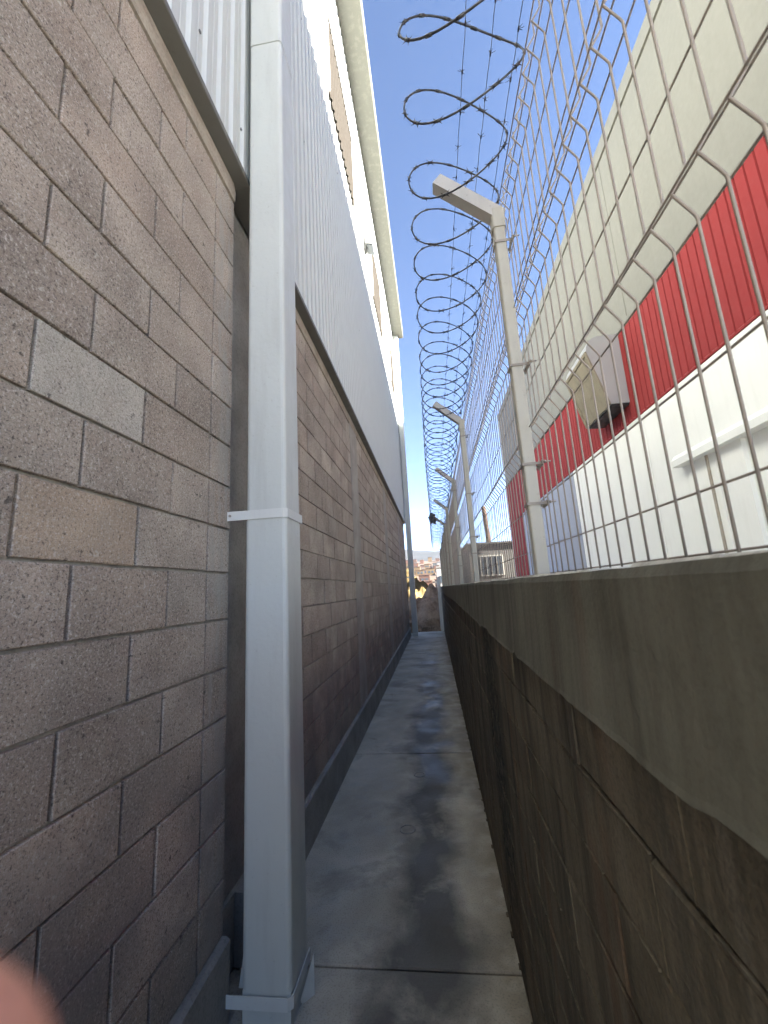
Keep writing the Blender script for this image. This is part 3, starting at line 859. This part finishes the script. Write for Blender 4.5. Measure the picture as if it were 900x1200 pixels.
# hillside with houses
def terrain(name, y0, y1, x0, x1, fz, mat, nx=60, ny=16):
    m = MB()
    for i in range(nx+1):
        for j in range(ny+1):
            x = x0+(x1-x0)*i/nx; y = y0+(y1-y0)*j/ny; m.v.append((x, y, fz(x, y)))
    for i in range(nx):
        for j in range(ny):
            a = i*(ny+1)+j; m.f.append((a, a+ny+1, a+ny+2, a+1)); m.sm.append(True)
    o = m.build(name, mat); o['kind'] = 'structure'; return o
def hz_(x, y):
    t = max(0, (y-120)/330); return -2 + 31*min(t, 1)**1.1 + 5*noise.noise((x*.012, y*.012, 0))*min(1, t*3) - max(0, t-1)*30
terrain('hillside', 110, 620, -420, 420, hz_, MAT_HILL)
def mz(x, y):
    t = max(0, 1-abs(y-1050)/330); n_ = noise.fractal((x*.004, y*.004, 2), .9, 2.0, 6)
    return -5 + t**.8*(105 + 26*n_ + 10*noise.noise((x*.002, 0, 8)) - .02*x)
terrain('mountain', 720, 1400, -1300, 1300, mz, MAT_MOUNT, 160, 40)
hn = ['flat-roofed', 'tall narrow', 'low wide', 'two-storey', 'box-shaped']; cn_ = ['terracotta', 'pink', 'white', 'ochre', 'grey', 'brick-red']
labelpos = []
k = 0
for ry, (yy, n_) in enumerate(((150, 4), (185, 4), (225, 5), (270, 6), (320, 6), (375, 7), (430, 7))):
    for q in range(n_):
        x = (-.062 + .115*q/(n_-1) + random.uniform(-.003, .003))*yy; y = yy+random.uniform(-12, 12)
        wd = random.uniform(3.2, 6); dp = random.uniform(5, 8); hh = random.uniform(2.8, 5.2); ci = random.randrange(6)
        t = empty('hillside_house', (x, y, hz_(x, y)-1))
        MB().box(-wd/2, wd/2, 0, dp, 0, hh+1).build('wall', HM[ci], t)
        MB().box(-wd/2-.2, wd/2+.2, -.2, dp+.2, hh+1, hh+1.25).build('roof', HM[(ci+2) % 6], t)
        if yy < 330:
            MB().box(-wd*.3, -wd*.05, -.06, -.002, 2.1, 3.3).build('window', MAT_GLASS, t); MB().box(wd*.1, wd*.34, -.06, -.002, 2.1, 3.3).build('window', MAT_GLASS, t)
        tag(t, 'small distant %s house, %s in the %s row on the hazy hillside' % (cn_[ci], ['leftmost', 'second from left', 'third from left', 'fourth from left', 'fifth from left', 'sixth from left', 'rightmost'][q if q < n_-1 else 6], ['lowest', 'second lowest', 'third lowest', 'middle', 'third highest', 'second highest', 'highest'][ry]), 'house', 'houses on the distant hillside')
        k += 1

# ------------------------------------------------------------------ fingertip at the lens edge
def img_ray(px, py):
    d = Vector((px-450, py-600, 477)); return Vector((d.dot(Rv), d.dot(Fv), d.dot(Uv)))
m = MB(); ca = img_ray(-232, 1440)*(.016/477)+Vector((0, 0, H)); cb = img_ray(-750, 2350)*(.016/477)+Vector((0, 0, H))
cb = ca + (cb-ca).normalized()*.045
ax = (cb-ca).normalized(); s = ax.orthogonal().normalized(); t_ = ax.cross(s); n = 20; rings = []
prof_f = [(-.0078, .0012), (-.0070, .0038), (-.0055, .0056), (-.003, .0071), (0, .0079), (.006, .0084), (.013, .0083), (.020, .0087), (.024, .0092), (.028, .0088), (.045, .0092)]
for (a, r) in prof_f:
    for k in range(n):
        g = 2*math.pi*k/n; m.v.append(tuple(ca + ax*a + r*(math.cos(g)*s*1.06 + math.sin(g)*t_*.92)))
for i in range(len(prof_f)-1):
    for k in range(n):
        l = (k+1) % n; m.f.append((i*n+k, (i+1)*n+k, (i+1)*n+l, i*n+l)); m.sm.append(True)
m.f.append(tuple(range(n))); m.sm.append(True); m.f.append(tuple((len(prof_f)-1)*n+k for k in range(n-1, -1, -1))); m.sm.append(True)
ts = NT('skin'); cs = ts.mix(ts.rng(ts.noise(300, 3), .3, .7), (.60, .30, .22), (.52, .23, .17))
fm = m.build('fingertip', ts.out(cs, .5, None, spec=.4)); tag(fm, 'blurred pink fingertip of the photographer in the bottom left corner', 'finger')

# ------------------------------------------------------------------ haze
hm = bpy.data.materials.new('haze'); hm.use_nodes = True; ht = hm.node_tree
ht.nodes.remove(ht.nodes['Principled BSDF'])
pv = ht.nodes.new('ShaderNodeVolumePrincipled'); pv.inputs['Color'].default_value = (.80, .87, 1, 1); pv.inputs['Density'].default_value = .0001
ht.links.new(pv.outputs[0], ht.nodes['Material Output'].inputs['Volume'])
hz_o = MB().box(-1900, 1900, -400, 1800, -1.7, 150).build('haze', hm); tag(hz_o, kind='stuff')
